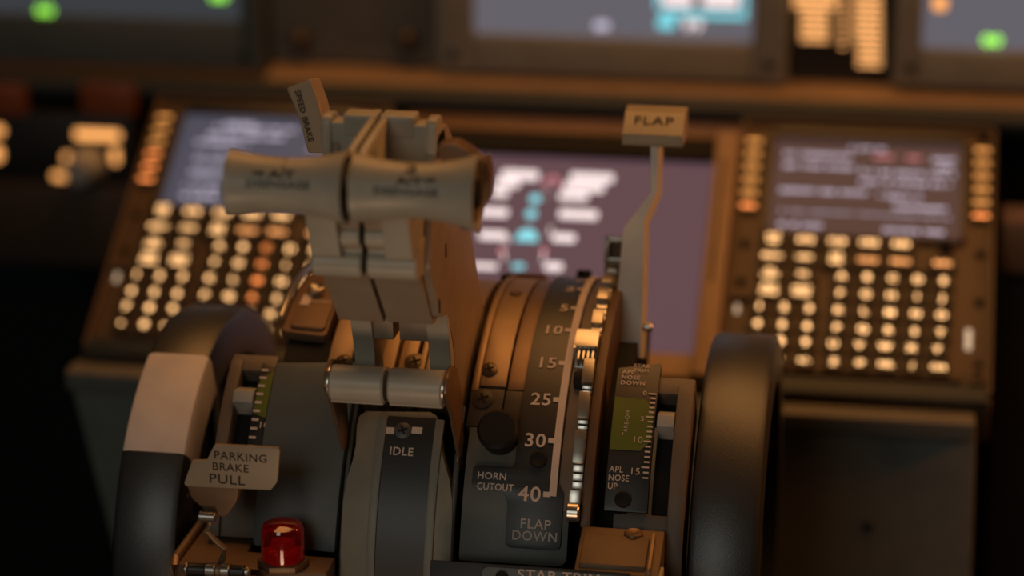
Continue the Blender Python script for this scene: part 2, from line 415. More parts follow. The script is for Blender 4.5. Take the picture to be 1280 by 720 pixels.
ROWS = [.080, .0937, .107, .1202, .1333, .1466, .1590, .172]
def cdu(cx, label, left):
    f = stand(cx)
    t = thing('control_display_unit', label, 'keypad unit', stand(cx)(0, .19))
    m = M()
    A = [(-.080, -.019), (.079, -.019), (.079, .196), (-.080, .196)]
    # housing: back plate, with a raised rim around screen and keypad
    m.prism(rounded(A, .003), f, -.035, 0, CDUB, .001)
    m.obj('housing', t)
    m = M()
    for a in ((-.080, -.0775, -.019, .190), (.0765, .079, -.019, .190), (-.080, .079, -.019, -.0165), (-.0585, .0585, .0745, .0765), (-.078, -.062, .1265, .1275), (-.022, .056, .1005, .1012), (-.060, .062, .1800, .1812)):
        m.box(a[0], a[1], a[2], a[3], -.0005, .004, CDUB if a[0] != -.022 else BLACK, .0006, fn=f)
    m.obj('raised_rim', t)
    m = M(); m.box(-.078, .0772, .1835, .1955, -.001, .003, NAVY, .001, fn=f); m.obj('bottom_trim', t)
    m = M()
    for a in ((-.0615, -.058, -.006, .0745), (.058, .0615, -.006, .0745), (-.058, .058, -.012, -.005)):
        m.box(a[0], a[1], a[2], a[3], -.0005, .005, BLACK, .0006, fn=f)
    m.obj('screen_surround', t)
    m = M(); m.box(-.058, .058, -.005, .0738, 0, .001, SCRC if not left else SCRL2, fn=f); so = m.obj('screen', t)
    lines = [(0, -.011, .011), (.0068, -.052, -.010), (.0068, .04, .054), (.0135, .044, .054), (.0165, -.052, -.008), (.019, -.004, .054), (.0275, -.004, .052),
             (.037, -.053, .002), (.0385, .008, .034), (.0470, .018, .052), (.0550, -.052, .052), (.065, -.052, -.026), (.066, .012, .050)]
    if left: lines = [(.001, -.03, -.01), (.004, -.036, .02), (.011, -.04, .012), (.018, -.046, -.01), (.032, -.044, -.006), (.044, -.045, -.012), (.056, -.046, -.022), (.064, -.046, -.02), (.004, .03, .05), (.02, .03, .05), (.035, .02, .05)]
    m = M()
    for v, a, b in lines:
        hgt = .0028 if v != .055 else .0008
        u = a
        while u < b-.0012:
            w = .0018 if v != .055 else .003
            hh = hgt*random.choice((.65, 1, 1, .85))
            m.box(u, u+w, v, v+hh, .001, .0013, TXL, fn=f); u += w+(.0007 if random.random() < .86 else .003)
    m.obj('screen_text', so)
    if not left:
        m = M()
        for v, a, b in ((.0068, .004, .016), (.0068, .024, .033)):
            m.box(a, b, v, v+.0013, .001, .0013, TXP, fn=f)
        m.obj('dim_red_screen_text', so)
    # line select keys
    for sd in (-1, 1):
        for k in range(6):
            u, v = sd*.0712-.0004, .0003+k*.01075
            m = M(); m.box(u-.0062, u+.0062, v-.0042, v+.0042, 0, .003, KEYB, .0008, fn=f)
            dim = k == 5 or (left and k > 2)
            m.box(u-.0046, u+.0046, v-.0011, v+.0011, .003, .0034, GLOWD if not dim else GLOWR, fn=f)
            m.obj('line_select_key', t)
    def key(name, u, v, w, hh, txt, cap, sx=1.0, mt=GLOW):
        m = M(); m.box(u-w, u+w, v-hh, v+hh, 0, .0035, KEYB, .0008, fn=f)
        fl = lambda a, b, h=0: f(a, -b, h)
        L = txt.split('\n')
        for i, l in enumerate(L):
            vv = v + cap/2 + (i-(len(L)-1)/2)*(cap*1.45)
            m.text(l, fl, u, -vv, cap, mt, h=.0039, sx=sx, off=.03)
        return m.obj(name, t)
    fu = [-.0541, -.0345, -.0153, .004, .0233]
    for u, s_ in zip(fu, ['INIT\nREF', 'RTE', 'CLB', 'CRZ', 'DES']): key('function_key', u, ROWS[0], .0086, .0056, s_, .0029 if '\n' in s_ else .004)
    for u, s_ in zip(fu, ['MENU', 'LEGS', 'DEP\nARR', 'HOLD', 'PROG']): key('function_key', u, ROWS[1], .0086, .0056, s_, .0029, 1.0, GLOW if s_ not in('HOLD', 'PROG') else mt_dim)
    key('function_key', fu[0], ROWS[2], .0086, .0056, 'N1\nLIMIT', .0029); key('function_key', fu[1], ROWS[2], .0086, .0056, 'FIX', .003)
    key('function_key', fu[0], ROWS[3], .0086, .0056, 'PREV\nPAGE', .0029); key('function_key', fu[1], ROWS[3], .0086, .0056, 'NEXT\nPAGE', .0029)
    key('execute_key', .0486, ROWS[1], .0082, .0046, 'EXEC', .003, 1, mt_dim)
    lu = [-.0112, .0041, .0192, .0344, .0495]
    LT = ['ABCDE', 'FGHIJ', 'KLMNO', 'PQRST', 'UVWXY']
    for r, row in enumerate(LT):
        for c_, ch in enumerate(row):
            mt = GLOW
            if left and c_ == 2 and r < 4: mt = GLOWR
            key('letter_key', lu[c_]-(.0012 if r == 4 else 0)+(-.0003*r), ROWS[2+r], .0063, .0054, ch, .0044, 1.15, mt)
    for u, s_ in zip(lu, ['Z', 'SP', 'DEL', '/', 'CLR']):
        key('letter_key', u-.0014, ROWS[7], .0063, .0054, s_, .0042 if len(s_) < 2 else .0033, 1.05)
    nu = [-.0590, -.0441, -.0293]
    for r, row in enumerate(['123', '456', '789', ['.', '0', '+/-']]):
        for c_, ch in enumerate(row):
            m = M(); u, v = nu[c_]-.0003*r, ROWS[4+r]
            m.lathe([(0, .0062), (.003, .0062), (.0036, .0055), (.0036, 0)], f(u, v), AN, KEYB, 20)
            fl = lambda a, b, h=0: f(a, -b, h)
            if ch == '.': m.cyl(f(u, v, .0036), AN, .0011, .0004, GLOW, 12)
            else: m.text(ch, fl, u, -(v+.0022), .0046 if len(ch) == 1 else .0036, GLOW, h=.004, sx=1.15, off=.04)
            m.obj('digit_key', t)
    m = M(); m.lathe([(0, .0045), (.005, .0042), (.0058, .0036), (.0058, 0)], f(.0505, .079), AN, VBLACK, 20); m.obj('brightness_knob', t)
    m = M(); m.box(-.0735, -.0712, .131, .1375, 0, .0015, TXW if False else mt_lamp, .0004, fn=f); m.obj('indicator_bar', t)
    m = M(); m.box(.0632, .0668, .141, .156, 0, .0015, mt_lamp, .0004, fn=f); m.obj('indicator_bar', t)
    for u, v in ((-.0715, .083), (-.0715, .113), (.071, .083), (.071, .12), (.071, .187-.02), (.0715, .006-.02+.003)):
        m = M(); m.cyl(f(u, v), AN, .0028, .0022, VBLACK, 16, .0005); m.obj('fastener', t)
    m = M(); m.box(.066, .0755, .172, .183, 0, .005, CDUB, .0008, fn=f); m.box(.0685, .073, .1745, .1805, .0048, .0056, VBLACK, fn=f); m.obj('latch', t)
    return t
mt_dim = mat('orange_backlight', (.3, .2, .1), .5, emit=(1, .4, .13), es=2.8)
mt_lamp = mat('pale_indicator', (.3, .28, .26), .5, emit=(1, .75, .5), es=.55)
cdu(.1939, 'right keypad unit with amber keys, behind the right trim wheel', False)
cdu(-.1939, 'left keypad unit with amber keys, behind the left trim wheel', True)

# ---- lower centre display
t = thing('display_unit', 'lower centre display with white and cyan engine symbols, behind the flap scale', 'display', stand(0)(0, .17))
f0 = stand(0)
m = M()
m.box(-.100, .0985, .0, .018, -.02, .004, VBLACK, .001, fn=f0)
m.box(.0985, .113, -.004, .19, -.02, .008, FRAME, .003, fn=f0)
m.box(-.116, -.100, -.004, .19, -.02, .008, FRAME, .003, fn=f0)
m.box(-.100, .0985, .172, .19, -.02, .004, FRAME, .002, fn=f0)
m.obj('bezel', t)
m = M(); m.box(.104, .1055, .02, .12, .0075, .0085, VBLACK, fn=f0); m.obj('bezel_slot', t)
m = M(); m.box(-.100, .0985, .018, .172, -.004, 0, SCRL, fn=f0); so = m.obj('screen', t)
fs0 = lambda u, v, h=0: f0(u, v, .0004+h)
blobs(so, 'white_engine_figures', [(626, 215, 674, 224), (618, 226, 650, 234), (614, 238, 636, 246), (596, 262, 636, 270), (598, 291, 634, 299),
      (712, 219, 768, 227), (704, 231, 756, 239), (698, 243, 736, 250), (698, 265, 748, 273), (690, 294, 720, 302), (682, 226, 686, 248), (632, 296, 636, 306),
      (590, 331, 622, 336), (680, 330, 704, 338), (628, 316, 632, 326), (677, 316, 681, 328), (686, 284, 690, 296)], TXW, fn=fs0, conv=onst)
m = M()
for q, r in (((669, 249), .0035), ((664, 268), .0035)):
    u, v = onst(*q); m.cyl(f0(u, v), AN, r, .0006, TXC, 20)
u, v = onst(658, 302); m.prism([(u+.007*cos(a), v-.010*sin(a)) for a in [pi*k/12 for k in range(13)]], fs0, 0, .0004, TXC)
m.obj('cyan_symbol', so)
blobs(so, 'cyan_bar', [(640, 331, 656, 336)], TXC, fn=fs0, conv=onst)
m = M(); u, v = onst(690, 232); m.tube([f0(u+.0045*cos(a), v-.006*sin(a), .001) for a in [pi*(-.1+1.2*k/12) for k in range(13)]], .0007, TXP); m.obj('pink_arc', so)
blobs(so, 'pink_mark', [(624, 312, 630, 318), (677, 312, 683, 318)], TXP, fn=fs0, conv=onst)
# small lit box at the far right
x0, z0 = onp(1247, 342, .45) if False else (atY(1249, 342, .42).x, atY(1249, 342, .42).z)
m = M(); m.box(x0, x0+.05, .42, .46, z0, z0+.034, BROWN, .003); o = m.obj('side_console_box'); tag(o, 'brown box beside the right keypad unit at the photo edge', 'box')
m = M(); m.box(x0+.002, x0+.10, .425, .52, 0, z0-.0003, VBLACK, .002); tag(m.obj('side_console'), 'black side console under the brown box at the right edge', 'console')

# ================================================================ throttle quadrant housing
q = thing('throttle_quadrant', 'bronze and grey drum-topped throttle quadrant housing in the centre', 'throttle quadrant', (0, .128, 0))
m = M()
m.box(-.122, .122, .002, .29, 0, .70, BLUEGREY, .002); m.obj('pedestal_body', q)
m = M()   # core drum, dark inside the slots
m.shell(-.0860, .0866, -5, 118, .06, .112, VBLACK); m.obj('slot_core', q)
# bronze cover bands over the drum
def band(x0, x1, t0, t1, mt, r1=DR, name='cover_band', bev=.0008):
    m = M(); m.shell(x0, x1, t0, t1, .112, r1, mt, bev); return m.obj(name, q)
band(-.0612, -.0492, 55.5, 108, BRASS, DR+.0025)
band(-.0456, -.0280, 51, 108, BRASS)
band(-.0275, -.0245, 51, 100, DBRASS, DR-.004)
band(-.0245, -.0178, 51, 108, BRASS, DR-.0005)
band(-.0155, -.0125, 51, 108, BRASS, DR+.001)
band(-.0125, .0085, 51, 108, BRASS, DR-.001)
band(.0125, .0162, 53, 112, BRASS, DR+.0015, 'rounded_rim', .0012)
band(.0162, .0292, 54.5, 112, BRASS, DR+.0005)
band(.0300, .0385, 54, 112, DBRASS, DR+.0)
band(.0294, .0385, 40, 53.8, LUG, DR+.0, 'dark_band')
for p in ((430, 452), (519, 453)):
    u, s_ = drum(*p, DR+(.0025 if p[0] < 500 else 0)); screw(q, DM(u, s_, .0027 if p[0] < 500 else .0002), dn(s_), .0042 if p[0] < 500 else .0054, SCREW)
u, s_ = drum(612, 463); screw(q, DM(u, s_, .0008), dn(s_), .0042, SCREW)
u, s_ = drum(640, 372); m = M(); m.cyl(DM(.0225, T(88), .0006), dn(T(88)), .0032, .001, DBRASS, 16, .0003); m.obj('rivet', q)
# dark square lug with a screw under the bronze bands
m = M(); m.shell(.0125, .0292, 44.5, 53.8, .115, DR+.001, LUG, .001); m.obj('lug_plate', q)
u, s_ = drum(604, 500); screw(q, DM(u, s_, .0012), dn(s_), .0052, LUG)
# dark side walls on both sides of the idle cover
m = M(); m.shell(-.0445, -.0425, 5, 51, .10, DR-.002, GUN, .0005); m.obj('slot_wall', q); m = M(); m.shell(.0090, .0105, 5, 50, .10, DR-.003, GUN, .0005); m.obj('slot_wall', q)
m = M(); m.tube([DM(.0105, T(a), .0015) for a in (16, 22, 28, 34, 38)], .0015, GUN); m.obj('side_rail', q)
m = M(); m.shell(.0105, .0118, 36, 43, .12, DR+.005, DBRASS, .0004); m.cyl(DM(.0108, T(39), .0035), (1, 0, 0), .002, .002, SCREW, 12); m.obj('side_bracket', q)
# black step behind the levers
m = M(); m.shell(.0125, .029, 113, 124, .118, DR+.004, BROWN, .001); m.shell(.010, .0123, 100, 118, .11, DR+.003, VBLACK, .0005); m.obj('rear_step', q)

# ---- idle cover tongue
t = thing('idle_cover', 'grey tapered cover plate marked IDLE below the two throttle levers', 'cover plate', DM(-.0108, .0))
fi = lambda u, v, h=0: DM(u, v, h)
c0 = -.0108
sT, sB = drum(500, 512)[1], drum(500, 730)[1]
def sy(py): return drum(500, py)[1]
def dp(x, y): return drum(x, y, DR+.0035)
lo = [dp(*p) for p in ((458, 514), (449, 520), (446, 532), (445, 556), (441, 575), (434, 598), (429, 625), (427, 655), (426, 705))]
hi = [dp(*p) for p in ((563, 705), (565, 655), (565, 625), (562, 600), (556, 580), (550, 556), (549, 532), (546, 520), (538, 515))]
out = lo+[(lo[-1][0], -.03), (hi[0][0], -.03)]+hi
m = M(); m.plate(out, fi, -.012, .0035, mat('olive_grey_paint', (.22, .21, .165), .45, bump=.1), bev=.0012); m.obj('cover_body', t)
m = M()
for a, b in ((463, 474), (535, 546)):
    u0, u1 = dp(a, 620)[0], dp(b, 620)[0]
    m.plate([(u0, dp(500, 523)[1]), (u1, dp(500, 523)[1]), (u1, -.03), (u0, -.03)], fi, .003, .0052, GREY, bev=.0006)
m.obj('side_ridge', t)
m = M(); u0, u1 = dp(474, 620)[0], dp(535, 620)[0]; m.plate([(u0, dp(500, 521)[1]), (u1, dp(500, 521)[1]), (u1, -.03), (u0, -.03)], fi, .003, .0040, BLACK)
for a, b in ((479, 495), (516, 530)):
    u0, s0 = drum(a, 545.5); u1, s1 = drum(b, 538.5); m.plate([(u0, s0), (u1, s0), (u1, s1), (u0, s1)], fi, .004, .0043, LET)
u, s_ = drum(503, 572); m.text('IDLE', fi, u, s_, .0041, LET, h=.0043, sx=1.0, off=.012)
m.obj('idle_plate', t)
u, s_ = drum(505.5, 542); screw(t, fi(u, s_, .0040), dn(s_), .0042, GUN)

# ---- flap scale panel
t = thing('flap_scale_panel', 'grey and black curved panel with the flap scale from 1 to 40', 'panel', DM(.04, .01))
XR = .0600
m = M()
s_bot = drum(640, 704)[1]
A = rounded([(.0148, s_bot), (.0665, s_bot), (.0665, T(33)), (.0385, T(38)), (.0385, T(44)), (.0148, T(44.3))], [.001, .005, .001, .002, .002, .001])
m.plate(A, DM, -.012, .0012, mat('scale_panel_grey', (.10, .102, .09), .42, bump=.1), bev=.0006); m.obj('base_plate', t)
hR = .0030
D2 = lambda u, v, h=0: DM(u, v, h+.0012)
P = [drum(*p) for p in ((642, 548), (592, 584), (590, 606), (622, 615), (636, 634), (636, 684), (702, 686), (706, 620))]
xL = .0388
m = M()
out = [(xL, T(115)), (xL, T(44)), (P[0][0]-.006, T(43.2))]
hornT = drum(600, 583)[1]; hornB = drum(600, 611)[1]; bb = drum(640, 684)[1]
xh = drum(591, 600)[0]; xm = drum(634, 650)[0]
out = rounded([(xL, T(116)), (xL, T(43)), (xL, hornT), (xh, hornT), (xh, hornB), (xm, hornB-.001), (xm, bb), (XR+.0035, bb), (XR+.0035, T(31)), (XR+.0005, T(33)), (XR+.0005, T(116))],
              [0, 0, .003, .003, .003, .007, .003, .003, 0, 0, 0])
m.plate(out, DM, .0010, .0028, BLACK, bev=.0004)
DT = lambda u, v, h=0: DM(u, v, h+.0030)
m.plate([(XR-.0035, drum(685, 621)[1]), (XR, drum(685, 621)[1]), (XR, T(114)), (XR-.0035, T(114))], DT, 0, .0003, LET)
ticks = {'1': (725, 350, 345), '2': (716, 367, 362), '5': (709, 390, 385.5), '10': (696, 417, 413), '15': (688, 460, 454), '25': (674.5, 505, 499.7), '30': (666, 557, 551), '40': (659, 620, 618)}
for k, (tx, ty, yy) in ticks.items():
    # arc position of tick and of the number's foot
    Rr = DR+.003
    def s_of(y, x0=XR-.004):
        best = min((abs(((lambda p: 360-FPX*((p-CAM).dot(UPV))/((p-CAM).dot(FW)))(DT(x0, T(a)))) - y), a) for a in [i*.1 for i in range(150, 1120)])
        return T(best[1])
    s1 = s_of(yy); s0 = s_of(ty)
    if k == '1': s1 = T(97.5)
    L = .0028
    m.plate([(XR-.0035-L, s1-.0012), (XR-.003, s1-.0012), (XR-.003, s1+.0012), (XR-.0035-L, s1+.0012)], DT, 0, .0003, LET)
    cap = {'1': .0065, '2': .0068, '5': .0066, '10': .0066, '15': .0067, '25': .0067, '30': .0069, '40': .0072}[k]
    m.text(k, DT, XR-.0035-L-.0012, s1-cap*.5, cap, LET, sx=1.08, off=.012, align='r')
def lab(m, t_, px, py, cap, fn=DT, **k):
    u, s_ = drum(px, py, DR+.003); m.text(t_, fn, u, s_, cap, LET, **k)
lab(m, 'HORN', 597, 598, .0034, align='l', off=.014, sx=1.0); lab(m, 'CUTOUT', 596, 611.5, .0034, align='l', off=.014, sx=.88)
lab(m, 'FLAP', 669, 661, .0046, off=.012, sx=1.05); lab(m, 'DOWN', 668, 676, .0046, off=.012, sx=1.0)
m.obj('scale_plate', t)
u, s_ = drum(674, 577); m = M(); m.lathe([(-.001, .0042), (.0016, .0042), (.002, .0034), (.0014, .0018), (.0012, 0)], DM(u, s_, .0028), dn(s_), VBLACK, 20); m.obj('socket_screw', t)
m = M(); m.lathe([(-.001, .004), (.0035, .004), (.0042, .003), (.0042, 0)], DM(XR-.008, T(107), .0025), dn(T(107)), VBLACK, 20); m.obj('socket_screw', t)
u, s_ = drum(624, 543, DR+.006)
m = M(); m.lathe([(-.001, .0088), (.006, .0088), (.0088, .0100), (.0115, .0100), (.0128, .0086), (.0130, 0)], DM(u, s_, .001), dn(s_), mat('button_black', (.010, .010, .010), .6, spec=.25), 36)
tag(m.obj('horn_cutout_button'), 'round black push button above the HORN CUTOUT lettering', 'button')

# ---- flap detent gate
t = thing('flap_detent_gate', 'curved brown gate with bright stepped detents beside the flap scale', 'detent gate', DM(.073, T(25)))
m = M(); m.shell(.0725, .0772, 24.5, 112, .100, DR+.0045, mat('gate_bronze', (.11, .065, .035), .5, .2), .0006); m.obj('gate_plate', t)
m = M(); m.shell(.0606, .0724, 27.5, 114, .110, DR+.0016, CHEEK, .0004); m.obj('gate_floor', t)
def rz(t0, t1, h0, h1, x0, x1, mt, m, bev=.0003):
    n = max(1, int((t1-t0)/2)); A = [(t0+(t1-t0)*i/n) for i in range(n+1)]
    poly = [(DY-(DR+h0+(h1-h0)*i/n)*cos(rad(a)), DZ+(DR+h0+(h1-h0)*i/n)*sin(rad(a))) for i, a in enumerate(A)]+[(DY-(DR-.004)*cos(rad(a)), DZ+(DR-.004)*sin(rad(a))) for a in reversed(A)]
    m.px(poly, x0, x1, mt, bev)
teeth = [(27.5, 31.5, .0085), (37, 43.5, .0085), (46.5, 52, .0085), (54.5, 60, .0085), (71, 75, .0085), (80, 84, .0090), (88, 92.5, .0095), (97, 101, .010)]
for k, (a, b, h) in enumerate(teeth):
    m = M()
    rz(a, b, h, h+.0015, .0668, .0722, STEEL if k in (1, 2, 3) else CHROME if k == 0 else STEEL, m, .0004)
    # ribbed notch under each tooth
    gap0 = (teeth[k-1][1] if k else a)
    if k:
        g = gap0; n = 3
        for j in range(n):
            w = min(a-gap0, 5)/n
            rz(a-min(a-gap0, 5)+j*w+.15, a-min(a-gap0, 5)+(j+1)*w-.15, .003+.0012*j, .0038+.0012*j, .0672, .0722, CHROME, m, .0002)
    m.obj('detent_step', t)
m = M(); m.shell(.0690, .0726, 29, 101, .112, DR+.002, DBRASS, .0003); m.obj('step_rail', t)
m = M(); m.cyl(DM(.0662, T(27.3), .0075), (1, 0, 0), .0046, .0060, CHROME, 20, .0006); m.obj('end_roller', t)
m = M()   # wide block at detent 10/15
rz(63.5, 68.5, .009, .0095, .0605, .0722, CHROME, m, .0006)
rz(60.2, 63.4, .002, .006, .0612, .0722, STEEL, m, .0004)
for j in range(4): m.shell(.0628+j*.0023, .0640+j*.0023, 60.5, 63.2, .12, DR+.0075, CHROME, .0003)
m.px([(DY-(DR)*cos(rad(63)), DZ+DR*sin(rad(63))), (DY-(DR+.009)*cos(rad(63)), DZ+(DR+.009)*sin(rad(63))), (DY-(DR+.009)*cos(rad(68)), DZ+(DR+.009)*sin(rad(68))), (DY-DR*cos(rad(68)), DZ+DR*sin(rad(68)))], .0605, .0617, STEEL)
m.obj('wide_detent_block', t)
m = M(); m.cyl(DM(.0625, T(56.5), .003), (1, 0, 0), .0046, .0055, VBLACK, 20, .0008); m.obj('black_follower', t)
m = M(); f_ = pmap(DM(.0680, T(101), .013), (1, 0, 0), (0, .15, 1))
for a in ((-.0035, .008, .0102, .0128), (-.0035, -.0012, 0, .0128), (.0058, .008, 0, .0128), (-.0035, .008, 0, .0022)):
    m.box(a[0], a[1], a[2], a[3], -.004, .004, STEEL, .0004, fn=f_)
m.box(-.0012, .0058, .0022, .0102, -.0036, -.002, BROWN, fn=f_)
m.box(-.0035, .0075, -.016, .001, -.004, .002, DBRASS, .0004, fn=f_)
m.obj('top_bracket', t)

# ---- flap lever
t = thing('flap_lever', 'grey cranked flap lever with cream knob lettered FLAP', 'lever', (.087, .118, .79))
def FL(px, py, Yb=.115, zb=.79, k=.36):      # the leaning plane of the lever
    d = ray(px, py); tt = (Yb+k*(CAM.z-zb)-CAM.y)/(d.y-k*d.z); return CAM+d*tt
front = [(764, 448), (803, 448), (805, 300), (805, 262), (823, 235), (828, 225), (827, 178), (813, 178), (813, 236), (779, 284), (775, 320)]
front = [(764, 448), (801, 448), (806, 276), (822, 238), (823, 178), (813, 178), (813, 240), (779, 285)]
Pn = Vector((0, -1, .36)).normalized()
vs = [FL(*p) for p in front]
m = M(); n = len(vs); back = [v-Pn*.007 for v in vs]
back = []
for v, p in zip(vs, front): back.append(v-Pn*.026)
m.hull(vs+back, [tuple(range(n)), tuple(range(n, 2*n))[::-1]]+[(i, (i+1) % n, n+(i+1) % n, n+i) for i in range(n)], mat('pale_lever_metal', (.72, .70, .66), .45), .0005)
m.obj('lever_arm', t)
bp = FL(810, 408)-Pn*.008
m = M(); m.cyl(bp-Vector((.003, 0, 0)), (1, 0, 0), .0026, .0045, CHROME, 16, .0006); m.obj('side_bolt', t)
# knob: wedge with sloping top face
kb = FL(778, 180); kr = FL(848, 182); kz = kb.z; kY = kb.y
w0, w1 = kb.x, kr.x
m = M()
Tp = rounded([(kY-.0030, kz), (kY-.004, kz+.0060), (kY+.010, kz+.0150), (kY+.020, kz+.0160), (kY+.024, kz+.0140), (kY+.024, kz)], [.001, .0012, .003, .002, .002, .001])
vs = []; N = len(Tp)
for x, sgn in ((w0, 1), (w1+.0025, -1)):
    for (yy, zz) in Tp: vs.append(Vector((x, yy, zz)))
m.hull(vs, [tuple(range(N)), tuple(range(N, 2*N))[::-1]]+[(i, (i+1) % N, N+(i+1) % N, N+i) for i in range(N)], KNOBC, .0012, 3)
ft = pmap((0, kY-.004, kz+.0060), (1, 0, 0), (0, .014, .009))
m.text('FLAP', ft, (w0+w1)/2+.001, .0075, .0058, INK, h=.0006, sx=1.15, off=.005)
m.obj('knob', t)

# ---- stabiliser trim indicators, right and left
def stab(side):
    lab_ = 'right trim scale with olive green TAKE-OFF band and white pointer' if side > 0 else 'left trim scale with narrow green band, half hidden behind the speed brake panel'
    t = thing('trim_indicator', lab_, 'trim indicator', DM(side*.10, T(15)))
    mi = (lambda a, b: (a, b)) if side > 0 else (lambda a, b: (-b, -a))
    # cheek: tall frame with a window
    lo_ = 4 if side > 0 else 17.5; w_ = (.1130, .1210) if side > 0 else (.1040, .1105)
    m = M(); x0, x1 = mi(*w_); m.shell(x0, x1, lo_, 58, .10, DR+.0005, CHEEK, .0012)
    x0, x1 = mi(.0872, w_[1]); m.shell(x0, x1, 55.5, 60, .10, DR-.001, CHEEK, .0012); m.shell(x0, x1, lo_, 28, .10, DR-.002, CHEEK, .0010); m.obj('cheek', t)
    m = M(); x0, x1 = mi(.0935 if side < 0 else .1045, w_[0]+.0002); m.shell(x0, x1, 27.5, 58, .10, DR-.010, VBLACK); m.obj('window_recess', t)
    pt = (830, 520) if side > 0 else (307, 497)
    th = 48 if side > 0 else 48
    m = M(); x0, x1 = mi(.1048, .1128) if side > 0 else mi(.0945, .1045)
    th += .8
    A = [(DY-(DR-.012)*cos(rad(th-2.5)), DZ+(DR-.012)*sin(rad(th-2.5))), (DY-(DR+.003)*cos(rad(th-2.2)), DZ+(DR+.003)*sin(rad(th-2.2))), (DY-(DR+.0035)*cos(rad(th+.4)), DZ+(DR+.0035)*sin(rad(th+.4))), (DY-(DR-.003)*cos(rad(th+2.8)), DZ+(DR-.003)*sin(rad(th+2.8)))]
    m.px(A, x0, x1, LGREY, .0005); m.obj('pointer', t)
    m = M(); x0, x1 = mi(.0880, .1035)
    if side > 0:
        u0, u1 = .0830, .1035
        m.plate(rounded([(u0, T(28.3)), (u1, T(28.3)), (u1, T(63)), (u0, T(61))], [.0008]*4), DM, -.004, .0012, BLACK, bev=.0004)
        D3 = lambda u, v, h=0: DM(u, v, h+.0013)
        g = [(u0+.0003, T(41.2)), (u1-.0055, T(41.2)), (u1-.0010, T(43.5)), (u1-.0010, T(50.5)), (u1-.005, T(53.0)), (u0+.0003, T(53.4))]
        m.plate(g, D3, 0, .0002, GREENB)
        D4 = lambda u, v, h=0: DM(u, v, h+.0016)
        for k in range(18):
            a = 54.5-k*1.12; L = .0026 if k % 5 else .0036
            m.plate([(u1-.0006-L, T(a)-.0004), (u1-.0006, T(a)-.0004), (u1-.0006, T(a)+.0004), (u1-.0006-L, T(a)+.0004)], D4, 0, .0002, LET)
        m.text('0', D4, u1-.0052, T(54.5)-.001, .0026, LET, align='r', sx=1.1); m.text('5', D4, u1-.0052, T(48.3)-.001, .0026, LET, align='r', sx=1.1)
        m.text('10', D4, u1-.0048, drum(795, 555)[1], .0034, LET, align='r', sx=1.1); m.text('15', D4, u1-.0048, drum(790, 594)[1], .0034, LET, align='r', sx=1.1)
        m.text('TAKE-OFF', D4, u0+.0078, T(44.3), .0022, LET, rot=pi/2-.05, align='l', sx=.95)
        for k, l in enumerate(('APL', 'NOSE', 'UP')): m.text(l, D4, u0+.0011, drum(765, 591+k*10.5)[1], .0031, LET, align='l', sx=.88, off=.008)
        for k, l in enumerate(('APL', 'NOSE', 'DOWN')): m.text(l, D4, u0+.0022, T(59.4-k*1.45), .0025, LET, align='l', sx=1.0, off=.008)
        m.text('STAB', D4, u0+.0112, T(61.3), .0022, LET, sx=1.1); m.text('TRIM', D4, u0+.0112, T(60.0), .0022, LET, sx=1.1)
        m.obj('scale_plate', t)
        u, s_ = drum(779, 625); m = M(); m.lathe([(-.001, .004), (.0014, .004), (.0018, .0034), (.0012, .0018), (.001, 0)], DM(u, s_, .0012), dn(s_), VBLACK, 20); m.obj('socket_screw', t)
    else:
        u0, u1 = -.0940, -.0868
        m.plate([(u0, T(28.3)), (u1, T(28.3)), (u1, T(57)), (u0, T(57))], DM, -.004, .0012, BLACK, bev=.0004)
        D3 = lambda u, v, h=0: DM(u, v, h+.0013)
        m.plate([(u0+.0005, T(44.5)), (u1, T(43.5)), (u1, T(55)), (u0+.001, T(52.5))], D3, 0, .0002, GREENB)
        D4 = lambda u, v, h=0: DM(u, v, h+.0016)
        for k in range(13):
            a = 55-k*2.0
            m.plate([(u0+.0006, T(a)-.0006), (u0+.0040, T(a)-.0006), (u0+.0040, T(a)+.0006), (u0+.0006, T(a)+.0006)], D4, 0, .0002, LET)
        m.text('10', D4, u0+.0052, T(41.2), .0034, LET, align='l', sx=1.1)
        m.obj('scale_plate', t)
stab(1); stab(-1)

# ---- speed brake panel (left)
t = thing('speed_brake_panel', 'dark blue-grey curved cover with orange-lit speed brake plate on top', 'panel', DM(-.066, .0))
m = M()
m.plate(rounded([(-.0864, drum(330, 682)[1]), (-.0460, drum(420, 690)[1]), (-.0445, T(58.5)), (-.0864, T(57))], [.002, .001, .001, .002]), DM, -.012, .002, BLUEGREY, bev=.0008)
m.obj('cover', t)
m = M(); m.plate([(-.0858, T(57)), (-.0450, T(57)), (-.0450, T(67)), (-.0858, T(67))], DM, -.012, -.0045, VBLACK); m.obj('dark_gap', t)
m = M(); m.plate(rounded([(-.0895, T(67)), (-.0660, T(66)), (-.0660, T(112)), (-.0895, T(112))], [.003, .003, 0, 0]), DM, -.012, .0005, BROWN, bev=.0008); m.obj('frame_plate', t)
m = M()
m.plate(rounded([(-.0856, T(68.0)), (-.0672, T(67.5)), (-.0672, T(112)), (-.0856, T(112))], [.003, .003, 0, 0]), DM, .0004, .0022, BROWN, bev=.0005)
D5 = lambda u, v, h=0: DM(u, v, h+.0024)
m.plate([(-.0842, T(75.5)), (-.0795, T(75.5)), (-.0795, T(80.0)), (-.0842, T(80.0))], D5, 0, .0002, LET)
m.text('ARMED', D5, -.0738, T(76.6), .0026, LET, sx=.9)
m.obj('dial_plate', t)
m = M(); m.tube([DM(-.0910, T(a), .003) for a in range(70, 108, 3)], .0018, CHROME); m.obj('bright_rail', t)
u, s_ = drum(396, 363, DR+.004)
